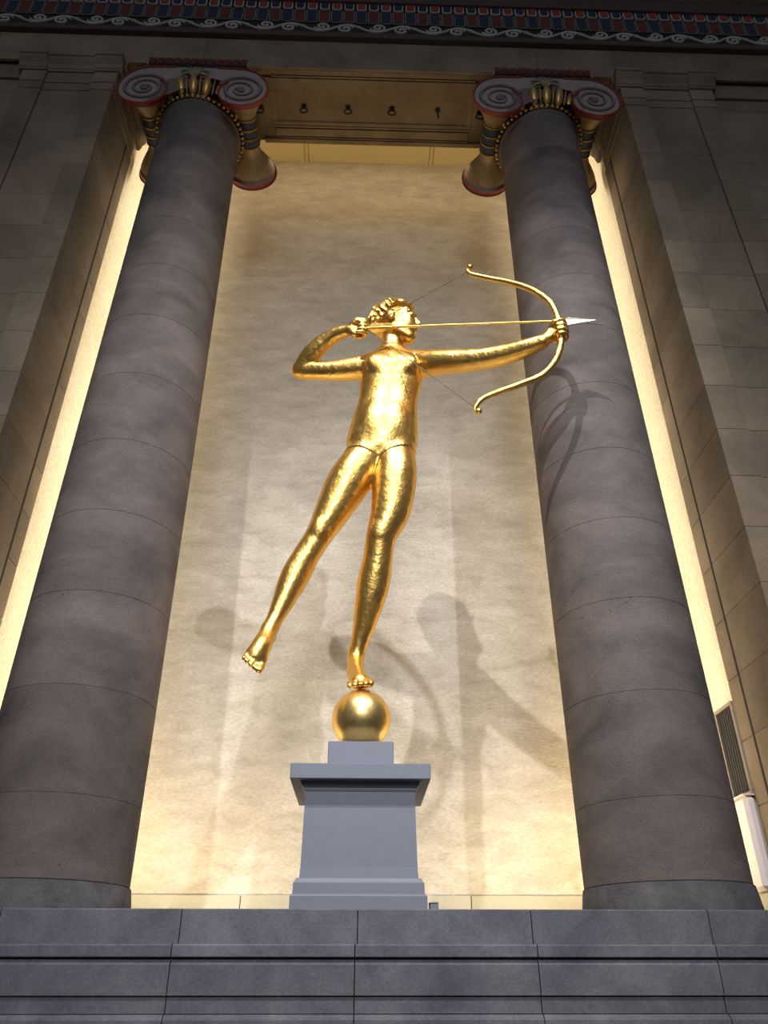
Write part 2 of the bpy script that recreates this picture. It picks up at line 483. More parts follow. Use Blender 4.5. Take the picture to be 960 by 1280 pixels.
# soffit of the beam: frames, grooves and sunk panels
so = root('trim_soffit', (0, 5.7, 9.5), 'brown panelled underside of the beam', 'soffit', kind='structure')
for (xa, xb, main) in ((-1.45, 1.45, True), (-3.03, -1.455, False), (1.455, 3.03, False)):
    if not main:
        box('board', xa, xb, 5.232, 6.2, 9.502, 9.58, M['soffit'], so, 0.004); continue
    box('groove_bed', -1.45, 1.45, 5.232, 6.19, 9.545, 9.58, M['soffit'], so, 0)
    for (y0, y1, u) in ((5.232, 5.292, 1.42), (5.303, 5.325, 1.26), (5.336, 5.44, 1.42), (5.95, 5.976, 1.42), (5.990, 6.095, 1.26), (6.108, 6.125, 1.26), (6.138, 6.2, 1.42)):
        box('moulding', -u + 0.03, u + 0.03, y0, y1, 9.5, 9.56, M['soffit'], so, 0.004)
    for (y0, y1, z) in ((5.44, 5.495, 9.51), (5.90, 5.95, 9.51)):
        box('moulding', -1.27, 1.31, y0, y1, z, 9.56, M['soffit'], so, 0.006)
    for (x0, x1) in ((-1.27, -1.19), (1.23, 1.31)):
        box('moulding', x0, x1, 5.495, 5.90, 9.51, 9.56, M['soffit'], so, 0.006)
    for (x0, x1) in ((-1.45, -1.27), (1.31, 1.45)):
        box('board', x0, x1, 5.44, 5.95, 9.5, 9.56, M['soffit'], so, 0.004)
    box('panel', -1.19, 1.23, 5.495, 5.90, 9.53, 9.56, M['soffit'], so, 0)

for prof in RET:
    prism_y('return_moulding', 6.055, 6.2, prof, M['soffit'], so)

# painted frieze and cornice
fz = root('trim_frieze', (0, 5.1, 10.1), 'painted red and blue ornamental moulding above the beam', 'frieze', kind='structure')
box('fillet', -7.0, 7.0, 5.12, 5.3, 10.095, 10.19, M['brown_fillet'], fz, 0.01)
box('scroll_ground', -7.0, 7.0, 5.14, 5.3, 10.19, 10.41, M['black_paint'], fz, 0)
box('tongue_ground', -7.0, 7.0, 5.13, 5.3, 10.41, 10.84, M['black_paint'], fz, 0)
box('cornice_band', -7.0, 7.0, 5.06, 5.3, 10.84, 11.10, M['brown_fillet'], fz, 0.008)
prism_x('cornice', -7.0, 7.0, [(5.02, 11.12), (4.90, 11.30), (4.86, 11.32), (4.86, 11.62), (5.4, 11.62), (5.4, 11.10)], M['ashlar'], fz)

uw = root('wall_upper', (0, 5.3, 11.62), 'plain grey stone wall above the painted cornice', 'wall', kind='structure')
for k in range(7):
    box('stone_block', -7.0 + 2 * k + 0.002, -5.0 + 2 * k - 0.002, 5.2, 5.6, 11.63, 13.2, M['ashlar'], uw, 0.004)
    box('stone_block', -7.0 + 2 * k + 0.002, -5.0 + 2 * k - 0.002, 5.2, 5.6, 13.204, 15.5, M['ashlar'], uw, 0.004)


def tongue_md(name, w_, h_, d_, mat, grow=0.0):
    pts = [(-w_ / 2 - grow, h_), (-w_ / 2 - grow, 0.03)]
    for k in range(1, 6):
        a = math.pi + math.pi / 2 * k / 6
        pts.append((-w_ / 2 + 0.03 - grow + math.cos(a) * 0.03, 0.03 - grow + math.sin(a) * 0.03))
    pts += [(-x, z) for x, z in pts[::-1]]
    bm = bmesh.new()
    fr = [bm.verts.new((x, -d_, z)) for x, z in pts]; bk = [bm.verts.new((x, 0, z)) for x, z in pts]
    n = len(pts)
    bm.faces.new(fr)
    for i in range(n): bm.faces.new([fr[i], bk[i], bk[(i + 1) % n], fr[(i + 1) % n]])
    return bm_md(name, bm, mat)


PIT = 0.158
tb1 = tongue_md('tongue_border', 0.098, 0.13, 0.035, M['pale_relief'], 0.014)
tb2 = tongue_md('tongue_border', 0.128, 0.27, 0.012, M['green_grey'], 0.008)
tf = {c: tongue_md('tongue', 0.098, 0.13, 0.045, M[c]) for c in ('red', 'blue')}
tg = {c: tongue_md('tongue', 0.122, 0.27, 0.018, M[c]) for c in ('dark_red', 'blue')}
k0 = -32
for k in range(k0, 35):
    x = 0.02 + k * PIT
    put('tongue_border', tb1, fz, (x, 5.13, 10.70))
    put('tongue', tf['red' if k % 2 else 'blue'], fz, (x, 5.13, 10.70))
    put('tongue_border', tb2, fz, (x, 5.13, 10.425))
    put('tongue', tg['blue' if k % 2 else 'dark_red'], fz, (x, 5.13, 10.425))
HP = 0.355                                         # half a wave of the running scroll
wave = [(HP * t, 0, -0.078 * math.cos(math.pi * t)) for t in np.linspace(0, 1, 15)]
curl = []
for t in np.linspace(0, 1, 24):
    a = R(200 + 560 * t); r = 0.082 * (1 - t) + 0.012
    curl.append((0.03 + r * math.cos(a) * 1.15, 0, 0.022 + r * math.sin(a)))
wvm = tube_md('wave_band', wave, 0.017, M['pale_relief'], 6)
crm = tube_md('scroll', curl, 0.018, M['pale_relief'], 6)
flm = sphere_md('rosette', 0.040, 0.02, 0.035, M['green_grey'], 8, 6)
for k in range(-14, 15):
    x = 0.05 + k * HP
    flip = k % 2
    put('wave_band', wvm, fz, (x + (HP if flip else 0), 5.135, 10.30), (0, 0, math.pi if flip else 0))
    put('scroll', crm, fz, (x, 5.133, 10.30), (0, math.pi if flip else 0, 0))
    if flip: put('rosette', flm, fz, (x + 0.14, 5.14, 10.34))


# ------------------------------------------------------------------ columns
def column():
    c = root('column', (-COLX, COLY, LEDGE))
    cxy = (-COLX, COLY)
    C3 = lambda z=0: (-COLX, COLY, z)
    rad = lambda z: 0.545 - (0.545 - 0.465) * max(0, (z - 0.53) / 8.2) ** 1.15
    put('base_ring', lathe_md('base_ring', [(0.572, LEDGE), (0.575, 0.40), (0.565, 0.47), (0.556, 0.527), (0.54, 0.53)], M['column_base'], 72, center=C3()), c)
    zs = [0.532, 1.03, 1.74, 2.45, 3.15, 3.84, 4.57, 5.29, 5.99, 6.70, 7.40, 8.10, 8.80]
    for z0, z1 in zip(zs[:-1], zs[1:]):
        g = 0.0028
        prof = [(rad(z0) - g, z0), (rad(z0), z0 + g)] + [(rad(z0 + (z1 - z0) * t), z0 + (z1 - z0) * t) for t in (0.25, 0.5, 0.75)] + [(rad(z1), z1 - g), (rad(z1) - g, z1)]
        if z1 > 8.7: prof = [(rad(z0) - g, z0), (rad(z0), z0 + g), (rad(8.5), 8.5), (0.467, 8.68), (0.478, 8.74), (0.494, 8.752), (0.494, 8.785), (0.47, 8.80)]
        put('drum', lathe_md('drum', prof, M['column'], 72, center=C3()), c)
    # capital: bell with eggs, beads, volutes, bolsters, abacus
    cap = put('capital', lathe_md('capital', [(0.46, 8.80), (0.49, 8.83), (0.505, 8.90), (0.545, 9.03), (0.555, 9.09), (0.50, 9.10), (0.50, 9.36)], M['dark_bronze'], 64, center=C3()), c)
    cap['label'] = 'painted and gilded scroll capital'
    bead = sphere_md('bead', 0.024, 0.024, 0.024, M['old_gold'], 10, 7)
    egg = sphere_md('egg', 0.053, 0.045, 0.132, M['old_gold'], 12, 8)
    dart = sphere_md('dart', 0.013, 0.024, 0.13, M['bronze'], 8, 6)
    for k in range(52):
        a = 2 * math.pi * k / 52
        put('bead', bead, cap, (cxy[0] + 0.512 * math.cos(a), cxy[1] + 0.512 * math.sin(a), 8.815))
    for k in range(23):
        a = 2 * math.pi * k / 23 - math.pi / 2
        put('egg', egg, cap, (cxy[0] + 0.558 * math.cos(a), cxy[1] + 0.558 * math.sin(a), 8.955), (R(24), 0, a + math.pi / 2))
        a2 = a + math.pi / 23
        put('dart', dart, cap, (cxy[0] + 0.562 * math.cos(a2), cxy[1] + 0.562 * math.sin(a2), 8.96), (R(24), 0, a2 + math.pi / 2))
    # volute faces, front and back
    EX, EZ = 0.562, 8.885
    table = [(90, .435), (112, .395), (135, .35), (157, .32), (180, .305), (225, .31), (270, .305), (315, .285), (360, .258), (385, .245), (405, .232)]
    left = []
    for k in range(0, 43):
        a = 90 + (405 - 90) * k / 42
        r = np.interp(a, [t[0] for t in table], [t[1] for t in table])
        left.append((-EX + r * math.cos(R(a)), EZ + r * math.sin(R(a))))
    low = [(-0.30, 9.085), (-0.2, 9.12)]
    half = [(-0.25, 9.335)] + left + low
    outline = half + [(-x, z) for x, z in half[::-1]]
    for sgn, yf in ((1, -0.55), (-1, 0.55)):
        bm = bmesh.new()
        f_ = [bm.verts.new((cxy[0] + x, cxy[1] + yf, z)) for x, z in outline]
        b_ = [bm.verts.new((cxy[0] + x * 0.985, cxy[1] + yf + sgn * 0.055, z)) for x, z in outline]
        n = len(outline)
        fa = bm.faces.new(f_); fb = bm.faces.new(b_[::-1])
        fs = [bm.faces.new([f_[i], b_[i], b_[(i + 1) % n], f_[(i + 1) % n]]) for i in range(n)]
        bmesh.ops.triangulate(bm, faces=[fa, fb])
        for q in bm.faces: q.material_index = 0
        for q in fs: q.material_index = 1
        put('volute_face', bm_md('volute_face', bm, [M['lilac'], M['red']]), cap)
        # raised borders and spiral ridges
        for m in (-1, 1):
            rim = [(cxy[0] - m * x, cxy[1] + yf, z) for x, z in half[:44]]
            put('volute_rim', tube_md('volute_rim', rim, 0.014, M['red' if sgn > 0 else 'dark_red'], 6), cap)
            rg, rr = [], []
            for k in range(0, 70):
                t = k / 69
                a = 20 + 830 * t                                  # two and a bit turns inwards
                r = 0.225 * (1 - t) ** 1.05 + 0.045
                rg.append((cxy[0] - m * (-EX + r * math.cos(R(a))), cxy[1] + yf - sgn * 0.002, EZ + r * math.sin(R(a))))
                rr.append(0.024 - 0.010 * t)
            put('spiral_ridge', tube_md('spiral_ridge', rg, rr, M['lilac_dark'], 6), cap)
            put('rosette', rosette, cap, (cxy[0] + m * EX, cxy[1] + yf - sgn * 0.012, EZ), (0, 0, 0 if sgn > 0 else math.pi))
    # bolsters between front and back volutes
    BZ = 8.94
    for m in (-1, 1):
        ctr = (cxy[0] + m * (EX + 0.01), cxy[1], BZ)
        prof = [(0.275, -0.495), (0.262, -0.46), (0.205, -0.39), (0.155, -0.31), (0.118, -0.23), (0.104, -0.16), (0.100, 0.0), (0.106, 0.15), (0.122, 0.22), (0.155, 0.29), (0.205, 0.36), (0.25, 0.43), (0.278, 0.478), (0.284, 0.495)]
        bo = put('bolster', lathe_md('bolster', prof, M['bronze'], 36, 'Y', ctr), cap)
        for k in range(3):
            y0 = -0.20 + 0.12 * k
            put('blue_band', lathe_md('blue_band', [(0.10, y0 + 0.008), (0.119, y0 + 0.016), (0.124, y0 + 0.06), (0.119, y0 + 0.104), (0.10, y0 + 0.112)], M['blue'], 28, 'Y', ctr), cap)
        for k in range(4):
            y0 = -0.20 + 0.12 * k
            put('gilt_ring', lathe_md('gilt_ring', [(0.10, y0 - 0.014), (0.128, y0 - 0.009), (0.132, y0), (0.128, y0 + 0.009), (0.10, y0 + 0.014)], M['old_gold'], 28, 'Y', ctr), cap)
    # palmette over the eggs
    for k, (ang, ln) in enumerate(((-80, .19), (-50, .23), (-22, .23), (0, .22), (22, .23), (50, .23), (80, .19))):
        pts, rd = [], []
        for t in np.linspace(0, 1, 9):
            bend = R(ang) * (0.55 + 0.6 * t)
            pts.append((cxy[0] + math.sin(bend) * ln * t * 0.9, cxy[1] - 0.565 - 0.035 * math.sin(t * 3.0), 9.085 + math.cos(bend) * ln * t))
            rd.append(0.006 + 0.019 * math.sin(math.pi * min(1, t * 0.9 + 0.1)))
        put('palmette_leaf', tube_md('palmette_leaf', pts, rd, M['green_grey'] if k % 2 else M['bronze'], 6), cap)
    # abacus with red tongues
    put('abacus', box_md('abacus', cxy[0] - 0.6, cxy[0] + 0.6, cxy[1] - 0.555, cxy[1] + 0.5, 9.345, 9.498, M['dark_bronze'], 0.008), cap)
    tn = tongue_md('tongue', 0.070, 0.118, 0.022, M['dark_red'])
    tnb = tongue_md('tongue_border', 0.074, 0.118, 0.012, M['brown_fillet'], 0.008)
    for k in range(12):
        x = cxy[0] - 0.55 + 0.1 * k
        put('tongue_border', tnb, cap, (x, cxy[1] - 0.555, 9.372))
        put('tongue', tn, cap, (x, cxy[1] - 0.555, 9.372))
    for m in (-1, 1):
        put('corner_leaf', sphere_md('corner_leaf', 0.03, 0.03, 0.07, M['bronze'], 8, 6), cap, (cxy[0] + m * 0.598, cxy[1] - 0.552, 9.425))
    return c


# rosette eye of a volute: a dome with six petals
bm = bmesh.new()
for k in range(7):
    a = 2 * math.pi * k / 6
    rr, ro = (0.022, 0.0) if k == 6 else (0.02, 0.03)
    mt = Matrix.Translation((ro * math.cos(a), -0.012 if k == 6 else 0, ro * math.sin(a))) @ Matrix.Scale(0.8, 4, (0, 1, 0))
    bmesh.ops.create_icosphere(bm, subdivisions=2, radius=rr, matrix=mt)
rosette = bm_md('rosette', bm, M['lilac_dark'], True)


def copy_tree(o, parent=None):
    c = o.copy(); COL.objects.link(c)
    if parent is not None:
        c.parent = parent
        c.matrix_parent_inverse = o.matrix_parent_inverse.copy()
    for ch in list(o.children): copy_tree(ch, c)
    return c


colL = column()
colR = copy_tree(colL)
colR.location.x = COLX
setp(colL, 'grey stone column with painted scroll capital left of the gilded statue', 'column', 'columns of the niche')
setp(colR, 'grey stone column with painted scroll capital right of the gilded statue, behind the bow', 'column', 'columns of the niche')

# ------------------------------------------------------------------ iron rings under the beam
for k, (x, lab) in enumerate(((-1.40, 'black iron ring partly behind the left capital'), (-0.85, 'black iron ring under the beam, next right of the left capital'),
                              (-0.29, 'black iron ring under the beam, just left of its middle'), (0.27, 'black iron ring under the beam, just right of its middle'),
                              (0.855, 'black iron ring under the beam hanging edge-on'), (1.39, 'black iron ring partly behind the right capital'))):
    z = 9.53 if abs(x) < 1.2 else 9.50
    t = root('ceiling_ring', (x, 5.70, z), lab, 'iron ring', 'iron rings under the beam')
    put('plate', lathe_md('plate', [(0.034, z - 0.012), (0.034, z)], M['iron'], 14, center=(x, 5.70, 0)), t)
    put('eye', tube_md('eye', [(x, 5.70, z - 0.008), (x, 5.70, z - 0.05)], 0.013, M['iron'], 6), t)
    ed = R(75) if k == 4 else R(0)
    pts = [(x + 0.048 * math.cos(a) * math.cos(ed), 5.70 + 0.048 * math.cos(a) * math.sin(ed), z - 0.095 + 0.05 * math.sin(a)) for a in np.linspace(0, 2 * math.pi, 20, endpoint=False)]
    put('ring', tube_md('ring', pts, 0.010, M['iron'], 6, True), t)

# ------------------------------------------------------------------ things on the right niche wall
g = root('vent_grille', (SIDEX, 6.25, 1.24), 'dark louvred vent grille on the right side wall of the niche', 'vent grille')
box('backing', SIDEX - 0.008, SIDEX, 6.12, 6.42, 1.25, 1.95, M['black_paint'], g, 0)
for k in range(7):
    y0 = 6.13 + k * 0.041
    box('slat', SIDEX - 0.026, SIDEX - 0.006, y0, y0 + 0.030, 1.262, 1.938, M['slate'], g, 0.003)
for (y0, y1, z0, z1) in ((6.102, 6.44, 1.938, 1.965), (6.102, 6.44, 1.237, 1.262), (6.102, 6.125, 1.262, 1.938), (6.415, 6.44, 1.262, 1.938)):
    box('frame', SIDEX - 0.032, SIDEX, y0, y1, z0, z1, M['grille_frame'], g, 0.003)
p = root('access_panel', (SIDEX, 6.2, 0.56), 'white boxed panel below the dark vent grille', 'panel')
box('panel', SIDEX - 0.10, SIDEX, 6.105, 6.43, 0.565, 1.225, M['white_board'], p, 0.03)
box('lip', SIDEX - 0.105, SIDEX, 6.103, 6.435, 1.225, 1.236, M['white_board'], p, 0.002)
p = root('wall_plate', (SIDEX, 6.56, 0.6), 'narrow grey-green plate beside the white panel, behind the right column', 'wall plate')
box('plate', SIDEX - 0.03, SIDEX, 6.50, 6.62, 0.565, 0.93, M['sage'], p, 0.004)
box('socket', SIDEX - 0.045, SIDEX - 0.03, 6.53, 6.59, 0.86, 0.91, M['iron'], p, 0.004)

# ------------------------------------------------------------------ pedestal
PY = 5.50
ped = root('pedestal', (0, PY, LEDGE), 'grey painted pedestal with wide flat cap under the gilded statue', 'pedestal')


def sq(name, hw, z0, z1, bev=0.003):
    return box(name, -hw, hw, PY - hw, PY + hw, z0, z1, M['grey_paint'], ped, bev)


def sq_loft(name, prof):
    v, f = [], []
    for h, z in prof: v += [(-h, PY - h, z), (h, PY - h, z), (h, PY + h, z), (-h, PY + h, z)]
    for j in range(len(prof) - 1):
        for i in range(4): f.append((4 * j + i, 4 * j + (i + 1) % 4, 4 * j + 4 + (i + 1) % 4, 4 * j + 4 + i))
    f.append((3, 2, 1, 0)); n = 4 * (len(prof) - 1); f.append((n, n + 1, n + 2, n + 3))
    return put(name, md(name, v, f, M['grey_paint']), ped)


sq_loft('base_moulding', [(0.410, LEDGE), (0.410, 0.432), (0.404, 0.440), (0.396, 0.446), (0.394, 0.505), (0.386, 0.516), (0.380, 0.530), (0.366, 0.535)])
sq_loft('die', [(0.362, 0.533), (0.358, 0.60), (0.352, 0.95), (0.352, 1.045)])
sq_loft('cornice_moulding', [(0.356, 1.040), (0.360, 1.052), (0.360, 1.060), (0.370, 1.068), (0.378, 1.080), (0.378, 1.090), (0.386, 1.092), (0.386, 1.099)])
sq('cap_slab', 0.448, 1.098, 1.194, 0.004)
sq('plinth_block', 0.222, 1.195, 1.394, 0.004)

b = root('floor_box', (0.49, 5.12, LEDGE), 'small flat grey box on the ledge beside the pedestal foot', 'box')
box('body', 0.425, 0.475, 5.10, 5.20, LEDGE, 0.395, M['grey_paint'], b, 0.004)
box('lid', 0.423, 0.477, 5.098, 5.202, 0.395, 0.402, M['grey_paint'], b, 0.002)


# ------------------------------------------------------------------ gilded archer: a plain generic figure, one continuous body
class Field:
    def __init__(self, lo, hi, h):
        self.lo = np.array(lo, np.float32); self.h = h
        self.n = np.ceil((np.array(hi) - lo) / h).astype(int) + 1
        self.F = np.full(self.n, 1.0, np.float32)
        self.ax = [self.lo[i] + h * np.arange(self.n[i], dtype=np.float32) for i in range(3)]

    def sub(self, lo, hi):
        a = np.clip(np.floor((np.array(lo) - self.lo) / self.h).astype(int), 0, self.n)
        b = np.clip(np.ceil((np.array(hi) - self.lo) / self.h).astype(int) + 1, 0, self.n)
        s = tuple(slice(i, j) for i, j in zip(a, b))
        X, Y, Z = np.meshgrid(self.ax[0][s[0]], self.ax[1][s[1]], self.ax[2][s[2]], indexing='ij', sparse=True)
        return s, X, Y, Z

    def mix(self, s, d, k, cut=False):
        F = self.F[s]
        if cut:
            hh = np.clip(0.5 - 0.5 * (F + d) / k, 0, 1)
            self.F[s] = F * (1 - hh) - d * hh + k * hh * (1 - hh)
        else:
            hh = np.clip(0.5 + 0.5 * (F - d) / k, 0, 1)
            self.F[s] = F * (1 - hh) + d * hh - k * hh * (1 - hh)

    def cone(self, a, b, r1, r2, k=0.03):
        a, b = np.array(a, np.float32), np.array(b, np.float32)
        m = max(r1, r2) + k + 0.11
        s, X, Y, Z = self.sub(np.minimum(a, b) - m, np.maximum(a, b) + m)
        ab = b - a; L = max(float(ab @ ab), 1e-9)
        t = np.clip(((X - a[0]) * ab[0] + (Y - a[1]) * ab[1] + (Z - a[2]) * ab[2]) / L, 0, 1)
        d = np.sqrt((X - a[0] - t * ab[0]) ** 2 + (Y - a[1] - t * ab[1]) ** 2 + (Z - a[2] - t * ab[2]) ** 2) - (r1 + t * (r2 - r1))
        self.mix(s, d, k)

    def chain(self, pts, k=0.03, per=4):
        pts = catmull(pts, per)
        for p, q in zip(pts[:-1], pts[1:]): self.cone(p[:3], q[:3], p[3], q[3], k)

    def ell(self, c, r, k=0.04, rot=None, cut=False):
        c = np.array(c, np.float32); m = max(r) + k + 0.11
        s, X, Y, Z = self.sub(c - m, c + m)
        X, Y, Z = X - c[0], Y - c[1], Z - c[2]
        if rot is not None:
            A = np.array(rot, np.float32)      # rows are the local axes
            X, Y, Z = (A[i, 0] * X + A[i, 1] * Y + A[i, 2] * Z for i in range(3))
        k0 = np.sqrt((X / r[0]) ** 2 + (Y / r[1]) ** 2 + (Z / r[2]) ** 2)
        k1 = np.sqrt((X / r[0] ** 2) ** 2 + (Y / r[1] ** 2) ** 2 + (Z / r[2] ** 2) ** 2) + 1e-6
        self.mix(s, k0 * (k0 - 1) / k1, k, cut)

    def stack(self, rows, k=0.04):
        """rows of z, cx, cy, half width, half depth"""
        rows = np.array(catmull(rows, 6))
        z0, z1 = rows[0, 0], rows[-1, 0]
        m = 0.12
        s, X, Y, Z = self.sub((rows[:, 1].min() - rows[:, 3].max() - m, rows[:, 2].min() - rows[:, 4].max() - m, z0 - m), (rows[:, 1].max() + rows[:, 3].max() + m, rows[:, 2].max() + rows[:, 4].max() + m, z1 + m))
        zz = Z.ravel()
        it = lambda j: np.interp(zz, rows[:, 0], rows[:, j]).astype(np.float32).reshape(1, 1, -1)
        cx_, cy_, a, b = it(1), it(2), it(3), it(4)
        dx, dy = (X - cx_), (Y - cy_)
        k0 = np.sqrt((dx / a) ** 2 + (dy / b) ** 2) + 1e-6
        k1 = np.sqrt((dx / a ** 2) ** 2 + (dy / b ** 2) ** 2) + 1e-6
        d = k0 * (k0 - 1) / k1
        d = np.where(k0 < 0.3, -np.minimum(a, b) * 0.7, d)
        dz = np.maximum(z0 - Z, Z - z1)
        d = np.maximum(d, dz)
        self.mix(s, d.astype(np.float32), k)

    def mesh(self, name, mat, smooth=2):
        F, h = self.F, self.h
        ins = F < 0
        c = ins[:-1, :-1, :-1].astype(np.int8)
        tot = np.zeros(c.shape, np.int8)
        for i in (0, 1):
            for j in (0, 1):
                for k in (0, 1):
                    tot += ins[i:i + c.shape[0], j:j + c.shape[1], k:k + c.shape[2]]
        act = (tot > 0) & (tot < 8)
        idx = np.argwhere(act)
        ids = np.full(act.shape, -1, np.int32); ids[act] = np.arange(len(idx))
        acc = np.zeros((len(idx), 3)); cnt = np.zeros(len(idx))
        cor = [(i, j, k) for i in (0, 1) for j in (0, 1) for k in (0, 1)]
        val = {q: F[idx[:, 0] + q[0], idx[:, 1] + q[1], idx[:, 2] + q[2]] for q in cor}
        for q in cor:
            for ax in range(3):
                if q[ax]: continue
                p = list(q); p[ax] = 1; p = tuple(p)
                va, vb = val[q], val[p]
                cr = (va < 0) != (vb < 0)
                t = np.where(cr, va / np.where(cr, va - vb, 1), 0)
                pt = np.tile(np.array(q, float), (len(idx), 1)); pt[:, ax] += t
                acc[cr] += pt[cr]; cnt[cr] += 1
        V = self.lo + h * (idx + acc / cnt[:, None])
        quads = []
        for ax in range(3):
            o1, o2 = [(1, 2), (2, 0), (0, 1)][ax]
            sl_a = [slice(None)] * 3; sl_b = [slice(None)] * 3
            sl_a[ax] = slice(0, -1); sl_b[ax] = slice(1, None)
            A, B = ins[tuple(sl_a)], ins[tuple(sl_b)]
            e = np.argwhere(A != B)
            ok = (e[:, o1] > 0) & (e[:, o2] > 0) & (e[:, o1] < F.shape[o1] - 1) & (e[:, o2] < F.shape[o2] - 1)
            e = e[ok]
            fl_ = A[e[:, 0], e[:, 1], e[:, 2]]
            def at(d1, d2):
                q = e.copy(); q[:, o1] -= d1; q[:, o2] -= d2
                return ids[q[:, 0], q[:, 1], q[:, 2]]
            Q = np.stack([at(1, 1), at(0, 1), at(0, 0), at(1, 0)], 1)
            Q[~fl_] = Q[~fl_][:, ::-1]
            quads.append(Q)
        Q = np.concatenate(quads)
        E = np.concatenate([Q[:, [0, 1]], Q[:, [1, 2]], Q[:, [2, 3]], Q[:, [3, 0]]])
        deg = np.bincount(E.ravel(), minlength=len(V)).astype(float)
        for it in range(smooth):
            for lam in (0.5, -0.52):
                S = np.zeros_like(V)
                for ax in range(3):
                    S[:, ax] = np.bincount(E[:, 0], V[E[:, 1], ax], len(V)) + np.bincount(E[:, 1], V[E[:, 0], ax], len(V))
                V = V + lam * (S / deg[:, None] - V)
        me = bpy.data.meshes.new(name)
        me.vertices.add(len(V)); me.vertices.foreach_set('co', V.astype(np.float32).ravel())
        me.loops.add(len(Q) * 4); me.loops.foreach_set('vertex_index', Q.astype(np.int32).ravel())
        me.polygons.add(len(Q)); me.polygons.foreach_set('loop_start', np.arange(0, len(Q) * 4, 4, dtype=np.int32))
        me.update(calc_edges=True); me.validate()
        me.materials.append(mat)
        me.shade_smooth()
        return me


st = root('statue', (0, PY, 1.394), 'gilded statue of an archer with drawn bow balanced on a golden ball', 'statue')

TORSO = [(3.80, 0.120, 5.50, 0.10, 0.10), (3.92, 0.135, 5.50, 0.26, 0.175), (4.05, 0.142, 5.50, 0.300, 0.205), (4.18, 0.155, 5.50, 0.298, 0.205), (4.35, 0.175, 5.49, 0.278, 0.185),
         (4.52, 0.198, 5.485, 0.260, 0.172), (4.68, 0.222, 5.485, 0.268, 0.182), (4.84, 0.240, 5.49, 0.280, 0.196), (4.97, 0.250, 5.495, 0.282, 0.185), (5.06, 0.248, 5.50, 0.235, 0.15), (5.14, 0.240, 5.505, 0.14, 0.115)]
LEG_S = [(0.262, 5.5, 3.93, 0.165), (0.252, 5.48, 3.67, 0.180), (0.215, 5.46, 3.335, 0.152), (0.136, 5.47, 3.095, 0.110), (0.112, 5.52, 2.914, 0.107), (0.085, 5.57, 2.758, 0.118), (0.052, 5.61, 2.586, 0.104), (0.01, 5.66, 2.401, 0.076), (-0.035, 5.7, 2.229, 0.054), (-0.054, 5.72, 2.13, 0.055)]
LEG_T = [(0.02, 5.5, 3.93, 0.165), (-0.135, 5.5, 3.658, 0.178), (-0.262, 5.5, 3.367, 0.140), (-0.366, 5.5, 3.134, 0.102), (-0.483, 5.52, 2.912, 0.098), (-0.556, 5.52, 2.738, 0.100), (-0.618, 5.5, 2.54, 0.076), (-0.675, 5.46, 2.353, 0.052), (-0.707, 5.43, 2.256, 0.050)]
ARM_L = [(0.055, 5.55, 5.020, 0.118), (-0.141, 5.58, 5.0, 0.104), (-0.372, 5.62, 5.009, 0.087), (-0.640, 5.68, 5.062, 0.084)]
FORE_L = [(-0.640, 5.68, 5.072, 0.084), (-0.516, 5.56, 5.197, 0.086), (-0.339, 5.45, 5.295, 0.066), (-0.215, 5.385, 5.303, 0.052)]
ARM_R = [(0.50, 5.47, 4.975, 0.128), (0.692, 5.34, 4.895, 0.112), (0.92, 5.23, 4.82, 0.100), (1.155, 5.12, 4.773, 0.090), (1.381, 4.99, 4.753, 0.074), (1.530, 4.90, 4.757, 0.052)]


def torso_field(B):
    B.stack(TORSO, 0.04)
    for s, p in ((-1, (0.10, 5.33, 4.86)), (1, (0.37, 5.32, 4.86))): B.ell(p, (0.095, 0.05, 0.08), 0.06)
    for p in ((0.04, 5.64, 4.02), (0.27, 5.64, 4.02)): B.ell(p, (0.15, 0.13, 0.17), 0.08)
    B.ell((0.165, 5.36, 4.22), (0.15, 0.06, 0.16), 0.08)
    B.cone((0.235, 5.51, 5.13), (0.05, 5.55, 5.06), 0.075, 0.10, 0.06)
    B.cone((0.235, 5.51, 5.13), (0.47, 5.48, 5.03), 0.075, 0.11, 0.06)


body = Field((-0.86, 4.66, 1.74), (1.86, 5.98, 5.86), 0.0098)
torso_field(body)
body.chain(LEG_S, 0.035); body.chain(LEG_T, 0.035)
body.ell((0.13, 5.395, 3.12), (0.07, 0.05, 0.08), 0.04); body.ell((-0.365, 5.425, 3.15), (0.065, 0.05, 0.08), 0.04)     # kneecaps
body.cone((0.100, 5.60, 2.84), (0.070, 5.63, 2.66), 0.100, 0.092, 0.05); body.cone((-0.500, 5.56, 2.86), (-0.566, 5.55, 2.69), 0.085, 0.078, 0.05)       # calves
body.chain(ARM_L, 0.03); body.chain(FORE_L, 0.03); body.chain(ARM_R, 0.03)
body.cone((0.228, 5.505, 5.08), (0.25, 5.485, 5.36), 0.118, 0.100, 0.05)                                               # neck
# head, looking along the arrow
hc = np.array((0.285, 5.46, 5.515))
fw = np.array((0.965, -0.262, -0.02)); fw /= np.linalg.norm(fw)
up_ = np.array((-0.04, 0.0, 1.0)); up_ -= fw * (up_ @ fw); up_ /= np.linalg.norm(up_)
sd = np.cross(up_, fw)
HR = np.stack([fw, sd, up_])
H = lambda f_, s_, u_: hc + fw * f_ + sd * s_ + up_ * u_
body.ell(H(-0.025, 0, 0.065), (0.205, 0.160, 0.175), 0.03, HR)
body.ell(H(0.06, 0, -0.075), (0.140, 0.125, 0.185), 0.05, HR)
body.cone(H(0.0, 0.10, -0.15), H(0.125, 0.035, -0.235), 0.045, 0.04, 0.05)
body.cone(H(0.0, -0.10, -0.15), H(0.125, -0.035, -0.235), 0.045, 0.04, 0.05)
body.ell(H(0.140, 0, -0.232), (0.045, 0.045, 0.04), 0.04, HR)
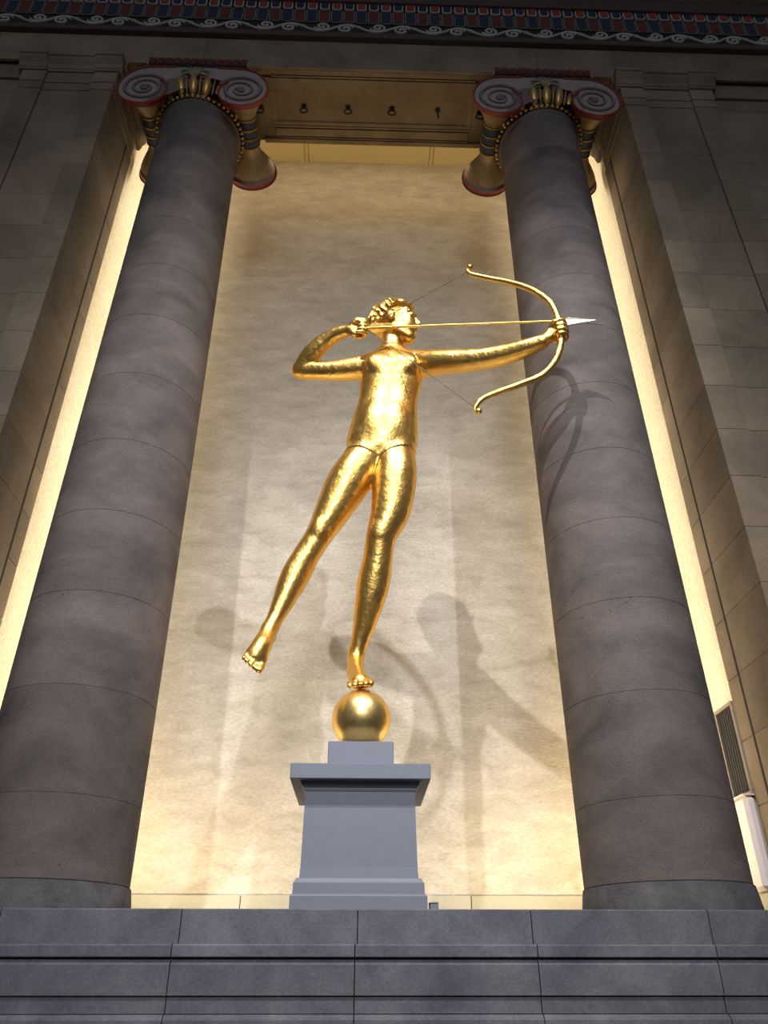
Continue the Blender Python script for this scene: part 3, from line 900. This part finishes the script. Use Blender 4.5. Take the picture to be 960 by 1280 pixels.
for s in (-1, 1):
    body.ell(H(0.205, s * 0.068, -0.005), (0.035, 0.045, 0.026), 0.03, HR, cut=True)
    body.ell(H(0.162, s * 0.066, -0.006), (0.032, 0.034, 0.024), 0.008, HR)
    body.cone(H(0.178, s * 0.025, 0.028), H(0.145, s * 0.11, 0.022), 0.020, 0.016, 0.02)
    body.ell(H(-0.025, s * 0.155, -0.035), (0.042, 0.020, 0.058), 0.012, HR)
body.cone(H(0.180, 0, 0.025), H(0.222, 0, -0.068), 0.018, 0.026, 0.025)
body.ell(H(0.190, 0, -0.122), (0.026, 0.048, 0.015), 0.012, HR)
body.ell(H(0.183, 0, -0.152), (0.026, 0.042, 0.017), 0.012, HR)

# standing foot: forefoot on the ball, heel lifted behind
body.cone((-0.054, 5.72, 2.13), (-0.062, 5.79, 2.06), 0.056, 0.054, 0.03)
body.cone((-0.062, 5.77, 2.05), (-0.035, 5.60, 1.94), 0.056, 0.052, 0.03)
body.chain([(-0.052, 5.70, 2.12, 0.056), (-0.046, 5.62, 2.02, 0.058), (-0.028, 5.54, 1.935, 0.060), (-0.016, 5.46, 1.885, 0.050)], 0.03, 3)
body.ell((-0.010, 5.48, 1.872), (0.088, 0.085, 0.046), 0.03)
for i in range(5):
    x = 0.056 - i * 0.034
    ly = [0.150, 0.142, 0.130, 0.116, 0.098][i]; rr = [0.029, 0.023, 0.022, 0.021, 0.020][i]
    body.cone((x, 5.47, 1.866), (x * 1.10, 5.50 - ly * 0.66, 1.850), rr, rr, 0.014)
    body.cone((x * 1.10, 5.50 - ly * 0.66, 1.850), (x * 1.13, 5.50 - ly, 1.822), rr, rr * 0.9, 0.008)
# trailing foot, toes pointing down
body.cone((-0.707, 5.43, 2.256), (-0.714, 5.53, 2.245), 0.052, 0.050, 0.03)
body.cone((-0.714, 5.52, 2.235), (-0.748, 5.38, 2.08), 0.050, 0.050, 0.03)
body.chain([(-0.700, 5.435, 2.275, 0.050), (-0.722, 5.395, 2.18, 0.056), (-0.745, 5.35, 2.09, 0.064), (-0.766, 5.315, 2.02, 0.052)], 0.03, 3)
dv = np.array((-0.10, -0.16, -0.42)); dv /= np.linalg.norm(dv)
wv = np.array((0.88, 0.25, -0.36)); wv -= dv * (wv @ dv); wv /= np.linalg.norm(wv)
nv = np.cross(dv, wv)
fb = np.array((-0.764, 5.315, 2.015))
body.ell(fb, (0.078, 0.046, 0.085), 0.03, np.stack([wv, nv, dv]))
for i in range(5):
    o = 0.058 - i * 0.031
    ln = [0.120, 0.114, 0.104, 0.092, 0.078][i]; rr = [0.027, 0.021, 0.020, 0.019, 0.018][i]
    a_ = fb + wv * o; m_ = fb + wv * o * 1.06 + dv * ln * 0.66; e_ = fb + wv * o * 1.1 + dv * ln + np.array((0, -0.018, 0))
    body.cone(a_, m_, rr, rr, 0.014); body.cone(m_, e_, rr, rr * 0.92, 0.008)

# bow hand: fist round the grip
GX, GY, GZ = 1.680, 4.851, 4.85
body.cone((1.530, 4.90, 4.757), (1.585, 4.885, 4.80), 0.052, 0.05, 0.03)
body.ell((1.615, 4.872, 4.84), (0.055, 0.045, 0.088), 0.03)
for i in range(4):
    z = 4.905 - i * 0.046; rr = [0.022, 0.023, 0.022, 0.019][i]
    k_ = 0.047 - (0.003 if i == 3 else 0)
    pts = []
    for a in (150, 95, 40, -20, -75, -120):
        pts.append((GX + k_ * 1.15 * math.cos(R(a)), GY + k_ * math.sin(R(a)), z - 0.012 * math.sin(R(a)), rr))
    pts = [(1.625, 4.90, z, rr)] + pts[1:]
    body.chain(pts, 0.006, 2)
body.chain([(1.600, 4.850, 4.865, 0.028), (1.630, 4.805, 4.898, 0.026), (1.672, 4.798, 4.912, 0.024), (1.712, 4.805, 4.914, 0.020)], 0.008, 2)

# drawing hand: fingers hooked on the string
body.cone((-0.215, 5.385, 5.303), (-0.165, 5.355, 5.295), 0.052, 0.052, 0.03)
body.ell((-0.125, 5.345, 5.285), (0.065, 0.042, 0.078), 0.03)
for i in range(4):
    z = 5.338 - i * 0.042; rr = [0.022, 0.023, 0.021, 0.019][i]; lx = [0.0, 0.008, 0.0, -0.012][i]
    body.chain([(-0.105, 5.365, z, rr), (-0.040 + lx, 5.360, z - 0.004, rr), (-0.010 + lx, 5.318, z - 0.006, rr), (-0.045 + lx, 5.285, z - 0.006, rr * 0.92), (-0.085 + lx, 5.293, z - 0.004, rr * 0.85)], 0.006, 2)
body.chain([(-0.150, 5.315, 5.318, 0.028), (-0.105, 5.285, 5.352, 0.025), (-0.055, 5.285, 5.362, 0.023), (-0.015, 5.295, 5.358, 0.019)], 0.008, 2)
put('body', body.mesh('body', M['gold'], 2), st)
del body

# plain close-fitting sleeveless tunic, a thin layer over the trunk
tun = Field((-0.34, 5.10, 3.66), (0.78, 5.92, 5.22), 0.0105)
torso_field(tun)
tun.chain([LEG_S[0], LEG_S[1]], 0.035); tun.chain([LEG_T[0], LEG_T[1]], 0.035)
X, Y, Z = np.meshgrid(*tun.ax, indexing='ij', sparse=True)
F = tun.F - 0.012
hem = 3.80 + 0.42 * np.abs(X - 0.105) - 0.22 * (Y - 5.5)                 # hem rises towards the hips
F = np.maximum(F, (hem - Z) * 0.9)
neck = 4.99 + 0.9 * (X - 0.235) ** 2 + 0.35 * np.clip(Y - 5.45, 0, 1)
F = np.maximum(F, (Z - neck) * 0.95)
F = np.maximum(F, (np.abs(X - 0.245) - (0.262 + 0.28 * np.clip(4.86 - Z, 0, 1))) * 0.9)
tun.F = F.astype(np.float32)
put('tunic', tun.mesh('tunic', M['gold'], 2), st)
del tun

# short wavy hair
hair = Field(hc - 0.34, hc + 0.34, 0.0075)
hair.ell(H(-0.045, 0, 0.080), (0.215, 0.182, 0.175), 0.02, HR)
hair.ell(H(-0.150, 0, -0.010), (0.105, 0.135, 0.125), 0.05, HR)
hair.ell(H(-0.235, 0, 0.045), (0.055, 0.065, 0.060), 0.02, HR)
for k in range(11):
    a = R(-100 + 20 * k)
    hair.ell(H(0.02 + 0.155 * math.cos(a) - 0.02, 0.172 * math.sin(a), 0.088 + 0.02 * math.cos(3 * k)), (0.045, 0.045, 0.036), 0.015, HR)
X, Y, Z = np.meshgrid(*hair.ax, indexing='ij', sparse=True)
lf = fw[0] * (X - hc[0]) + fw[1] * (Y - hc[1]) + fw[2] * (Z - hc[2])
ls = sd[0] * (X - hc[0]) + sd[1] * (Y - hc[1]) + sd[2] * (Z - hc[2])
lu = up_[0] * (X - hc[0]) + up_[1] * (Y - hc[1]) + up_[2] * (Z - hc[2])
F = hair.F + 0.010 * np.sin(46 * lu + 10 * np.sin(13 * lf) + 5 * np.sin(17 * ls)) + 0.006 * np.sin(60 * lf + 30 * lu + 8 * np.sin(20 * ls))
F = np.maximum(F, (0.045 + 0.35 * np.clip(lf + 0.02, 0, 1) - 0.9 * np.clip(-lf - 0.02, 0, 0.16) - lu) * 0.8)
hair.F = F.astype(np.float32)
put('hair', hair.mesh('hair', M['gold'], 1), st)
del hair

put('ball', sphere_md('ball', 0.212, 0.212, 0.212, M['ball_gold'], 64, 40), st, (0.0, PY, 1.606))

# bow, string, arrow
bow_pts = [(0.986, 5.035, 5.736), (1.043, 5.02, 5.699), (1.169, 4.986, 5.622), (1.314, 4.948, 5.541), (1.493, 4.9, 5.4), (1.626, 4.865, 5.213), (1.672, 4.851, 5.03), (1.682, 4.851, 4.894), (1.670, 4.854, 4.697),
           (1.603, 4.871, 4.509), (1.479, 4.904, 4.374), (1.271, 4.959, 4.302), (1.098, 5.005, 4.257), (0.98, 5.036, 4.21), (0.927, 5.05, 4.143)]
tipU = [(0.955, 5.042, 5.775), (0.950, 5.043, 5.815)]
tipD = [(0.912, 5.054, 4.100)]
bp_ = catmull(tipU[::-1] + bow_pts + tipD, 5)
n_ = len(bp_)
rads = [0.014 + 0.017 * math.sin(math.pi * i / (n_ - 1)) ** 0.6 for i in range(n_)]
bow = put('bow', tube_md('bow', bp_, rads, M['gold'], 12), st)
kn = sphere_md('knob', 0.030, 0.030, 0.026, M['gold'], 12, 8)
put('knob', kn, bow, (0.972, 5.038, 5.838)); put('knob', kn, bow, (0.945, 5.045, 4.085))
put('grip', tube_md('grip', [(1.674, 4.851, 5.0), (1.682, 4.851, 4.9), (1.680, 4.852, 4.80), (1.674, 4.853, 4.74)], 0.036, M['gold'], 12), bow)
nock = (-0.016, 5.292, 5.262)
put('bowstring', tube_md('bowstring', [(0.962, 5.038, 5.79), nock, (0.925, 5.05, 4.125)], 0.0045, M['string'], 6), bow)
arrow = put('arrow', tube_md('arrow', [nock, (1.720, 4.835, 4.945)], 0.0115, M['gold'], 8), st)
ad = Vector((1.736, -0.457, -0.317)).normalized()
base = Vector((1.705, 4.839, 4.948))
ax1 = ad.cross(Vector((0, 1, 0))).normalized(); ax2 = ad.cross(ax1)
bm = bmesh.new()
ring = []
for t, wd, th in ((0.0, 0.013, 0.013), (0.012, 0.020, 0.016), (0.055, 0.046, 0.014), (0.10, 0.036, 0.012)):
    c_ = base + ad * t
    ring.append([bm.verts.new(c_ + ax1 * wd), bm.verts.new(c_ + ax2 * th), bm.verts.new(c_ - ax1 * wd), bm.verts.new(c_ - ax2 * th)])
tip = bm.verts.new(base + ad * 0.29)
for a_, b_ in zip(ring[:-1], ring[1:]):
    for i in range(4): bm.faces.new([a_[i], a_[(i + 1) % 4], b_[(i + 1) % 4], b_[i]])
for i in range(4): bm.faces.new([ring[-1][i], ring[-1][(i + 1) % 4], tip])
bm.faces.new(ring[0][::-1])
put('arrowhead', bm_md('arrowhead', bm, M['steel']), arrow)['label'] = 'pale barbed arrowhead'
for k in range(3):
    an = 2 * math.pi * k / 3 + 0.3
    dr = ax1 * math.cos(an) + ax2 * math.sin(an); nr = ad.cross(dr) * 0.004
    nk = Vector(nock)
    prof = [(0.03, 0.010), (0.05, 0.050), (0.25, 0.044), (0.285, 0.010)]
    bm = bmesh.new()
    A = [bm.verts.new(nk + ad * t + dr * r_ + nr) for t, r_ in prof]; B = [bm.verts.new(nk + ad * t + dr * r_ - nr) for t, r_ in prof]
    bm.faces.new(A); bm.faces.new(B[::-1])
    for i in range(4): bm.faces.new([A[i], B[i], B[(i + 1) % 4], A[(i + 1) % 4]])
    put('fletching', bm_md('fletching', bm, M['gold']), arrow)
